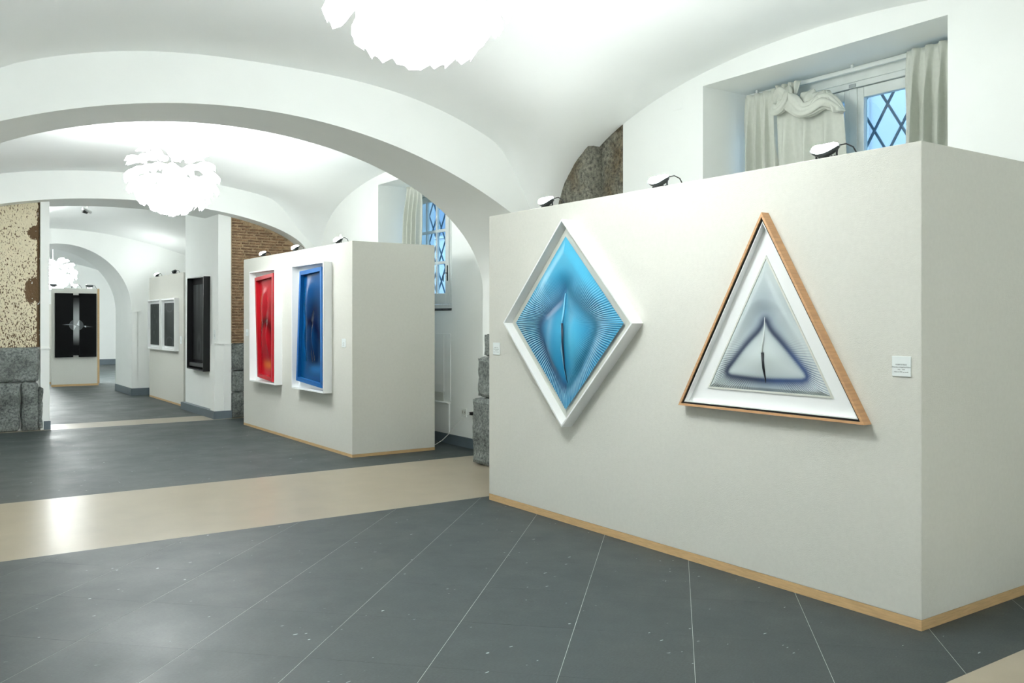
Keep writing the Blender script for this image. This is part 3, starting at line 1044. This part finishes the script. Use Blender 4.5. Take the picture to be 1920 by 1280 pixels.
# --- black diptych in the far room
dp = thing('diptych', 'black diptych with a silver band and circle hanging beyond the round arch', 'artwork', (3.455, 23.5, 1.46))
for x0, x1 in ((3.007, 3.395), (3.525, 3.905)):
    box('black_canvas', x0, x1, 23.40, 23.498, 0.70, 2.228, M['blackmatt'], dp, 0.003)
box('black_canvas', 3.395, 3.525, 23.42, 23.498, 0.745, 2.185, M['blackmatt'], dp)


def band_fn(u, v):
    x = 3.395 + 0.13 * u
    return (x, 23.398 - 0.012 * math.sin(math.pi * u), 0.98 + 1.14 * v)


o = grid('silver_band', 25, 30, band_fn, M['artgloss'], dp)
ca = o.data.color_attributes.new('paint', 'FLOAT_COLOR', 'POINT')
cc = []
for j in range(30):
    for i in range(25):
        v = j / 29
        g = 0.02 + 0.42 * sst(0, .3, v) * sst(1, .55, v) * (0.75 + .25 * math.sin(i * 2.3))
        cc += [g, g * 1.03, g * 1.04, 1]
ca.data.foreach_set('color', cc)
lathe_pts = [(3.46 + .155 * math.cos(a), 1.465 + .135 * math.sin(a)) for a in [2 * math.pi * k / 40 for k in range(40)]]
greyd = mat('grey_disc', lin(70, 74, 76), 0.35); silv = mat('silver_facet', lin(220, 224, 226), 0.3); midg = mat('grey_facet', lin(130, 136, 140), 0.3)


def xz_plate(name, pts, y0, y1, m, parent):
    n = len(pts)
    V = [(p[0], y0, p[1]) for p in pts] + [(p[0], y1, p[1]) for p in pts]
    F = [tuple(range(n)), tuple(reversed(range(n, 2 * n)))] + [(i, (i + 1) % n, n + (i + 1) % n, n + i) for i in range(n)]
    return mk(name, V, F, m, parent)


xz_plate('disc_half', [p for p in lathe_pts if p[0] <= 3.394] , 23.392, 23.3985, greyd, dp)
xz_plate('disc_half', [p for p in lathe_pts if p[0] >= 3.526], 23.392, 23.3985, greyd, dp)
xz_plate('silver_facet', [(3.40, 1.34), (3.455, 1.44), (3.40, 1.475)], 23.375, 23.384, silv, dp)
xz_plate('silver_facet', [(3.52, 1.59), (3.465, 1.475), (3.52, 1.445)], 23.375, 23.384, silv, dp)
xz_plate('thin_ray', [(3.15, 1.475), (3.30, 1.487), (3.46, 1.465), (3.30, 1.470)], 23.386, 23.3915, midg, dp)
xz_plate('thin_ray', [(3.46, 1.462), (3.64, 1.455), (3.84, 1.420), (3.66, 1.418)], 23.386, 23.3915, greyd, dp)
xz_plate('bright_tip', [(3.635, 1.448), (3.665, 1.45), (3.675, 1.412), (3.645, 1.415)], 23.378, 23.3855, silv, dp)


# ------------------------------------------------------------------ wall labels
def text_mesh(name, body, size, m, parent, origin):
    cu = bpy.data.curves.new(name, 'FONT')
    cu.body = body; cu.size = size; cu.align_x = 'CENTER'; cu.extrude = 0.0
    tmp = bpy.data.objects.new(name, cu)
    COL.objects.link(tmp)
    dg = bpy.context.evaluated_depsgraph_get()
    me = bpy.data.meshes.new_from_object(tmp.evaluated_get(dg))
    bpy.data.objects.remove(tmp); bpy.data.curves.remove(cu)
    for v in me.vertices:          # text plane (x right, y up) -> picture right is -Y, up is Z
        x, y = v.co.x, v.co.y
        v.co = (origin[0], origin[1] - x, origin[2] + y)
    me.materials.clear(); me.materials.append(m)
    return link(bpy.data.objects.new(name, me), parent)


def wall_label(label, x, yc, zc, w, h, lines):
    t = thing('wall_label', label, 'label', (x, yc, zc), 'small white wall labels')
    box('card', x - 0.006, x, yc - w / 2, yc + w / 2, zc - h / 2, zc + h / 2, M['paper'], t, 0.0015)
    if lines:
        for k, (body, size) in enumerate(lines):
            text_mesh('lettering', body, size, M['ink'], t, (x - 0.0066, yc, zc + 0.006 - k * 0.0125))
    else:
        for k, q in enumerate((0.38, 0.6, 0.25, 0.5)):
            box('print_line', x - 0.0064, x - 0.0059, yc - w * q / 2, yc + w * q / 2, zc - k * 0.011, zc - k * 0.011 + 0.0035, M['inkpale'], t)


wall_label('white label with four lines of print to the right of the triangle', PX, 2.638, 1.345, 0.105, 0.105,
           [('ALBERTO BIASI', 0.0095), ('Dinamica triangolare Ritmo', 0.0095), ('1961 - 1974', 0.0085), ('rilievo in PVC su tavola', 0.0085)])
wall_label('white label at the left edge of the large panel beside the blue rhombus', PX, 6.438, 1.336, 0.105, 0.105,
           [('ALBERTO BIASI', 0.0095), ('Dinamica romboidale', 0.0095), ('1961 - 1974', 0.0085), ('rilievo in PVC su tavola', 0.0085)])
wall_label('white label on the middle panel to the right of the dark blue artwork', PX, 9.675, 1.317, 0.11, 0.10, None)
wall_label('white label on the middle panel to the left of the red artwork', PX, 13.20, 1.40, 0.11, 0.10, None)
wall_label('white label on the right pier beside the black framed artwork', 4.2, 14.60, 1.35, 0.10, 0.16, None)
wall_label('white label at the right end of the panel with two small dark works', 4.25, 16.9, 1.22, 0.11, 0.14, None)


# ------------------------------------------------------------------ chandeliers of lens petals
def petal_mesh():
    """rounded fan-shaped lens, narrow at its root; root at origin, length along +X, outward face +Z"""
    nu, nv, L = 9, 7, 0.21
    V, F = [], []
    for side in (0, 1):
        for j in range(nv):
            t = j / (nv - 1)
            for i in range(nu):
                s = i / (nu - 1) * 2 - 1
                width = 0.02 + 0.075 * math.sin(min(1, t * 1.12) * math.pi / 2) ** 0.8
                if t > 0.66:
                    width *= math.sqrt(max(0.08, 1 - ((t - 0.66) / 0.36) ** 2))
                x = L * t
                y = s * width
                z = 0.045 * math.sin(t * 2.4) - 0.055 * s * s * t - 0.05 * t * t
                V.append((x, y, z - 0.004 * side))
    n = nu * nv
    for side in (0, 1):
        for j in range(nv - 1):
            for i in range(nu - 1):
                a = side * n + j * nu + i
                F.append((a, a + 1, a + nu + 1, a + nu))
    rim = [i for i in range(nu)] + [j * nu + nu - 1 for j in range(1, nv)] + [(nv - 1) * nu + i for i in range(nu - 2, -1, -1)] + [j * nu for j in range(nv - 2, 0, -1)]
    for k in range(len(rim)):
        a, b = rim[k], rim[(k + 1) % len(rim)]
        F.append((a, b, b + n, a + n))
    me = bpy.data.meshes.new('lens_petal')
    me.from_pydata(V, [], F)
    for p in me.polygons:
        p.use_smooth = True
    return me


PETALS = {}
for kind in ('petal', 'petal_dim', 'petal_back', 'petal_bright'):
    PETALS[kind] = petal_mesh()
    PETALS[kind].materials.append(M[kind])


def chandelier(label, x, y, zbot, ztop, dia, kind='petal'):
    R, H = dia / 2, 0.74 * dia / 1.1
    zc = zbot + 0.47 * H
    t = thing('chandelier', label, 'chandelier', (x, y, zc), 'lens-petal chandeliers')
    lathe('ceiling_rose', [(0.07, -0.03), (0.07, 0)], M['white'], t, 20, (x, y, ztop))
    tube('suspension_rod', [(x, y, ztop), (x, y, zc)], 0.008, M['chrome'], t, 6)
    lathe('lamp_core', [(0.03, -0.16), (0.10, -0.1), (0.12, 0), (0.10, 0.1), (0.03, 0.16)], M[kind], t, 16, (x, y, zc))
    core_r, core_z = R - 0.17, H / 2 - 0.13
    for phi, n in ((62, 9), (38, 13), (14, 15), (-10, 15), (-34, 13), (-58, 9), (-82, 4)):
        for k in range(n):
            a = 2 * math.pi * (k + (0.5 if phi % 4 else 0) + rng.uniform(-.15, .15)) / n
            ph = math.radians(phi + rng.uniform(-4, 4))
            root = Vector((core_r * math.cos(ph) * math.cos(a), core_r * math.cos(ph) * math.sin(a), core_z * math.sin(ph)))
            tilt = math.radians(phi * 0.95 - 22 + rng.uniform(-14, 14)) if phi > -60 else math.radians(phi + rng.uniform(-10, 10))
            dirv = Vector((math.cos(tilt) * math.cos(a), math.cos(tilt) * math.sin(a), math.sin(tilt)))
            side = Vector((-math.sin(a), math.cos(a), 0))
            up = dirv.cross(side)
            roll = rng.uniform(-.35, .35)
            side2 = side * math.cos(roll) + up * math.sin(roll)
            up2 = dirv.cross(side2)
            mtx = Matrix((dirv, side2, up2)).transposed().to_4x4()
            o = bpy.data.objects.new('lens_petal', PETALS[kind])
            COL.objects.link(o)
            o.parent = t
            o.matrix_parent_inverse = Matrix.Identity(4)
            mtx.translation = root
            o.matrix_local = mtx @ Matrix.Scale(rng.uniform(0.9, 1.1), 4)
    return t


chandelier('glowing lens-petal chandelier cut by the top edge above the rhombus panel', 2.33, 4.27, 3.09, 3.99, 1.0)
chandelier('glowing lens-petal chandelier hanging in the second bay beyond the near arch', 2.62, 10.82, 2.93, 3.86, 1.06)
chandelier('glowing lens-petal chandelier glimpsed through the far round arch', 3.35, 26.5, 2.5, 3.8, 1.16, 'petal_bright')
# the bay beyond the middle arch has its own fitting, behind the left pier from here
chandelier('lens-petal chandelier of the third bay, hidden behind the left pier', 1.45, 17.6, 2.80, 3.55, 0.9, 'petal_dim')
chandelier('lens-petal chandelier of the bay behind the camera', 2.4, -1.6, 3.0, 3.95, 1.0, 'petal_back')


# ------------------------------------------------------------------ flood lamps on the panels
def lamp(label, x, y, z, lit=True, yaw=0.0, scale=1.0, d=(-1, 0)):
    """curved flood lamp: boat-shaped ribbed housing, bulging glass, two feet, cable loop. Faces local -X."""
    t = thing('flood_lamp', label, 'lamp', (x, y, z), 'flood lamps on the panel tops')
    t['_at'] = [0, 0, 0]
    t.rotation_euler = (0, 0, yaw)
    t.scale = (scale,) * 3
    W, n = 0.085, 14

    nrm, tan = Vector((-0.45, 0, 0.893)), Vector((0.893, 0, 0.45))
    cen = Vector((-0.012, 0, 0.062))

    def shell(depth, sgn, wide):
        def fn(u, v):
            a = (u - .5) * math.pi            # along the lamp
            w = math.pi * v                   # round it
            r = math.cos(a) ** 0.8 if math.cos(a) > 0 else 0
            p = cen + Vector((0, 1, 0)) * (W * wide * math.sin(a)) + tan * (0.05 * r * math.cos(w)) + nrm * (sgn * depth * r * math.sin(w))
            return p + Vector((0, 0, 0.018 * math.sin(a) ** 2))
        return fn
    grid('housing', n, 9, shell(0.036, -1, 1.06), M['metal'], t)
    grid('lamp_glass', n, 9, shell(0.034, 1, 0.92), M['lens'] if lit else M['lens_off'], t)
    for k in range(7):
        yy = -0.06 + k * 0.02
        box('rib', -0.012, 0.035, yy - 0.0015, yy + 0.0015, 0.006, 0.03, M['metal'], t)
    for sg in (-1, 1):
        tube('bracket_leg', [(0.012, sg * 0.062, 0.0), (0.002, sg * 0.066, 0.04), (0.0, sg * 0.074, 0.075)], 0.0055, M['metal'], t, 6)
    lathe('knob', [(0.006, -0.005), (0.008, 0), (0.006, 0.005)], M['chrome'], t, 10, (0.0, -0.083, 0.075))
    tube('cable', [(0.01, -0.078, 0.082), (0.03, -0.105, 0.088), (0.05, -0.135, 0.068), (0.055, -0.155, 0.03), (0.06, -0.165, 0.0)], 0.0042, M['rubber'], t, 6)
    return t


lamp('lit flood lamp on the large panel above the rhombus', 4.41, 5.88, 2.5, scale=1.05)
lamp('lit flood lamp on the large panel between rhombus and triangle', 4.41, 4.555, 2.5, scale=1.05)
lamp('lit flood lamp on the large panel in front of the curtain', 4.41, 3.19, 2.5, scale=1.05)
lamp('lit flood lamp at the left end of the middle panel against the brick', 4.41, 12.86, 2.5, scale=1.0)
lamp('lit flood lamp on the middle panel above the gap between red and blue', 4.41, 11.55, 2.5, scale=1.0)
lamp('lit flood lamp with cable loop above the dark blue artwork', 4.41, 10.12, 2.5, scale=1.0)
lamp('lit flood lamp on the panel of the left small dark work', 4.36, 19.22, 2.46)
lamp('unlit flood lamp on the panel of the right small dark work', 4.36, 17.8, 2.46, lit=False)
lamp('lit flood lamp above the centre of the black diptych', 3.44, 23.54, 2.35, yaw=math.radians(90))
lamp('unlit flood lamp at the right end above the black diptych', 3.77, 23.54, 2.35, lit=False, yaw=math.radians(90))
lamp('unlit flood lamp at the left end above the black diptych', 2.99, 23.54, 2.35, lit=False, yaw=math.radians(90))


# ------------------------------------------------------------------ curtains
def pleat(s, n, ph):
    return math.sin(2 * math.pi * n * s + ph) + 0.35 * math.sin(2 * math.pi * n * 2.1 * s + 1.7 * ph)


def sheet(name, top, bot, ztop, zbot, folds, amp, parent, x=6.2, seed=0, nu=90, nv=46, header=0.07):
    """hanging cloth from (y at top left..right) to bottom; header tape with tight pinch pleats"""
    def fn(u, v):
        zt = ztop[0] + (ztop[1] - ztop[0]) * u if isinstance(ztop, tuple) else ztop
        yt, yb = top[0] + (top[1] - top[0]) * u, bot[0] + (bot[1] - bot[0]) * u
        w = v ** 0.8
        y = yt + (yb - yt) * w
        z = zt + (zbot - zt) * v
        drop = zt - z
        hd = 1 - sst(0, header, drop) if header else 0
        big = pleat(u + 0.02 * math.sin(v * 4 + seed), folds, seed)
        tight = math.copysign(abs(math.sin(math.pi * folds * 2 * u + seed)) ** 0.5, math.sin(math.pi * folds * 2 * u + seed))
        a = amp * (0.30 + 0.70 * sst(0, 0.5, drop))
        X = x + a * big * (1 - hd) + 0.02 * tight * hd + 0.006 * noise.noise(Vector((y * 9, z * 5, seed)))
        y += 0.4 * amp * math.cos(2 * math.pi * folds * u + seed) * (1 - hd) * sst(0, .3, drop)
        return (X, y, z)
    o = grid(name, nu, nv, fn, M['curtain'], parent)
    md = o.modifiers.new('thickness', 'SOLIDIFY'); md.thickness = 0.003
    return o


def rail(label, Y0, Y1, z):
    t = thing('curtain_rail', label, 'curtain rail', (6.29, (Y0 + Y1) / 2, z))
    box('rail_track', 6.275, 6.305, Y0, Y1, z, z + 0.03, M['joinery'], t, 0.003)
    for k in range(3):
        y = Y0 + 0.08 + (Y1 - Y0 - 0.16) * k / 2
        box('rail_bracket', 6.28, 6.30, y - 0.01, y + 0.01, z + 0.03, z + 0.06, M['joinery'], t)
    return t


rail('white curtain rail across the near window recess', W1[0] + 0.02, 5.345, 3.575)
rail('white curtain rail across the far window recess', W2[0] + 0.02, W2[1] - 0.02, 3.50)

ck = thing('curtain', 'grey curtain tied in a knot on the left of the near window', 'curtain', (6.2, 4.85, SILL))
sheet('hanging_panel', (5.335, 4.98), (5.37, 4.85), 3.575, SILL + 0.03, 4, 0.035, ck, seed=0.6)
sheet('hanging_panel', (4.95, 4.30), (4.98, 4.26), (3.40, 3.27), SILL + 0.03, 3.2, 0.034, ck, x=6.17, seed=2.1, header=0)
sheet('pleated_header', (4.98, 4.72), (4.93, 4.76), 3.585, 3.40, 4, 0.02, ck, x=6.17, seed=1.2, nv=14, header=0.12)


def knot_fn(path, rad, flatten, seed):
    P = [Vector(p) for p in path]

    def at(t):
        k = t * (len(P) - 1); i = min(int(k), len(P) - 2); f = k - i
        p0, p1, p2, p3 = P[max(i - 1, 0)], P[i], P[i + 1], P[min(i + 2, len(P) - 1)]
        return 0.5 * ((2 * p1) + (p2 - p0) * f + (2 * p0 - 5 * p1 + 4 * p2 - p3) * f * f + (3 * p1 - p0 - 3 * p2 + p3) * f ** 3)

    def rr(t):
        k = t * (len(rad) - 1); i = min(int(k), len(rad) - 2); f = k - i
        return rad[i] + (rad[i + 1] - rad[i]) * f

    def fn(u, v):
        c = at(v); tg = (at(min(1, v + .01)) - at(max(0, v - .01))).normalized()
        nx = Vector((1, 0, 0)); b = tg.cross(nx).normalized()
        w = 2 * math.pi * u
        r = rr(v) * (1 + 0.22 * math.sin(3 * w + 5 * v + seed) + 0.10 * math.sin(7 * w - 8 * v))
        return c + nx * (math.cos(w) * r * flatten) + b * (math.sin(w) * r)
    return fn


grid('knot_roll', 40, 40, knot_fn([(6.17, 4.99, 3.46), (6.14, 4.90, 3.50), (6.12, 4.82, 3.44), (6.09, 4.73, 3.38), (6.08, 4.64, 3.30), (6.09, 4.55, 3.30), (6.10, 4.43, 3.34), (6.13, 4.33, 3.28), (6.15, 4.285, 3.23)],
                                  [0.02, 0.055, 0.06, 0.065, 0.055, 0.06, 0.065, 0.04, 0.008], 0.6, 0.3), M['curtain'], ck, wrap=True)
grid('knot_loop', 40, 30, knot_fn([(6.15, 4.97, 3.43), (6.10, 4.93, 3.37), (6.08, 4.86, 3.36), (6.08, 4.80, 3.41), (6.11, 4.80, 3.48), (6.15, 4.84, 3.54)],
                                  [0.012, 0.04, 0.05, 0.05, 0.045, 0.03], 0.6, 1.1), M['curtain'], ck, wrap=True)


def flap(a, b, c, d, bulge, seed):
    a, b, c, d = map(Vector, (a, b, c, d))

    def fn(u, v):
        p = (a * (1 - u) + b * u) * (1 - v) + (d * (1 - u) + c * u) * v
        p.x -= bulge * math.sin(math.pi * u) * math.sin(math.pi * v) + 0.008 * math.sin(9 * u + 6 * v + seed)
        return p
    return fn


for k, q in enumerate((((6.16, 4.70, 3.47), (6.16, 4.56, 3.475), (6.10, 4.50, 3.36), (6.10, 4.66, 3.33)),
                       ((6.14, 4.56, 3.44), (6.14, 4.44, 3.44), (6.08, 4.38, 3.32), (6.06, 4.58, 3.27)),
                       ((6.12, 4.45, 3.435), (6.14, 4.41, 3.43), (6.14, 4.27, 3.24), (6.09, 4.34, 3.23)))):
    o = grid('folded_flap', 16, 14, flap(*q, 0.03, k), M['curtain'], ck)
    o.modifiers.new('thickness', 'SOLIDIFY').thickness = 0.003
cr = thing('curtain', 'grey pleated curtain hanging straight on the right of the near window', 'curtain', (6.2, 3.53, SILL))
sheet('hanging_panel', (3.79, 3.262), (3.82, 3.262), 3.60, SILL + 0.03, 5, 0.05, cr, seed=0.2)
cf = thing('curtain', 'grey pleated curtain gathered at the left of the far window', 'curtain', (6.2, 11.45, SILL))
sheet('hanging_panel', (11.66, 11.17), (11.84, 11.24), 3.54, SILL + 0.03, 4, 0.045, cf, x=6.14, seed=1.0)

# ------------------------------------------------------------------ services on the right wall
rc = thing('radiator_cover', 'white boxed radiator cover under the far window', 'radiator cover', (RX, 10.8, 0))
box('upper_panel', RX - 0.012, RX + 0.02, 9.95, W2[1] - 0.02, 0.66, 1.41, M['plaster'], rc, 0.003)
box('side_panel', RX - 0.010, RX + 0.02, W2[0] + 0.02, 9.94, 0.55, 1.41, M['plaster'], rc, 0.003)
box('lower_panel', RX - 0.02, RX + 0.02, W2[0] + 0.04, W2[1] - 0.02, 0.13, 0.515, M['plaster'], rc, 0.003)
box('valve_recess', RX - 0.006, RX + 0.02, 9.97, 10.4, 0.535, 0.645, M['mount'], rc)
box('shelf_lip', RX - 0.045, RX + 0.02, W2[0] + 0.03, W2[1] - 0.02, 0.515, 0.53, M['plaster'], rc, 0.002)


def socket(label, y, z, w=0.115, h=0.105):
    t = thing('wall_socket', label, 'socket', (RX, y, z))
    box('plate', RX - 0.012, RX, y - w / 2, y + w / 2, z - h / 2, z + h / 2, M['plate'], t, 0.003)
    for k in (-1, 1):
        lathe_o = box('socket_insert', RX - 0.0135, RX - 0.011, y + k * 0.026 - 0.018, y + k * 0.026 + 0.018, z - 0.02, z + 0.03, M['mount'], t)
        box('pin_hole', RX - 0.0142, RX - 0.0134, y + k * 0.026 - 0.004, y + k * 0.026 + 0.004, z, z + 0.012, M['rubber'], lathe_o)
    return t


socket('white double socket beside the far radiator cover', 9.45, 0.43)
socket('white socket with the black plug beside the stone pier', 9.20, 0.42)
pl = thing('power_cord', 'white cord with a black plug trailing to the floor by the middle panel', 'cord', (RX - 0.02, 9.22, 0.43))
box('plug', RX - 0.06, RX - 0.014, 9.20, 9.25, 0.42, 0.46, M['rubber'], pl, 0.008)
tube('cord', [(5.745, 9.235, 0.44), (5.70, 9.30, 0.41), (5.66, 9.40, 0.31), (5.62, 9.50, 0.19), (5.57, 9.60, 0.09), (5.50, 9.66, 0.03), (5.44, 9.70, 0.008), (5.40, 9.78, 0.006)], 0.005, M['cable'], pl, 6)


def cover(label, y, z):
    tag(box('cover_plate', RX - 0.004, RX, y - 0.06, y + 0.06, z - 0.05, z + 0.05, M['plaster'], None, 0.002), label, 'cover plate')


cover('white square cover plate on the wall left of the near window', 5.76, 3.54)
cover('white square cover plate on the wall left of the far window', 12.2, 3.52)
cctv = thing('ceiling_camera', 'small black and white camera under the third bay vault', 'camera', (2.70, 17.1, 3.55))
tube('mount_arm', [(2.70, 17.1, 3.78), (2.70, 17.1, 3.56)], 0.012, M['white'], cctv, 8)
lathe('mount_plate', [(0.05, -0.012), (0.05, 0.0)], M['white'], cctv, 16, (2.70, 17.1, 3.765))
tube('camera_body', [(2.62, 17.0, 3.53), (2.70, 17.08, 3.505), (2.76, 17.14, 3.49)], [0.03, 0.032, 0.03], M['white'], cctv, 10)
tube('camera_lens', [(2.62, 17.0, 3.49), (2.69, 17.06, 3.47)], [0.03, 0.02], M['rubber'], cctv, 10)
sb = tag(box('steel_bracket', 4.70, 4.712, 10.72, 10.765, 2.5, 2.70, M['chrome'], None, 0.004), 'grey steel upright plate standing on the middle panel', 'bracket')
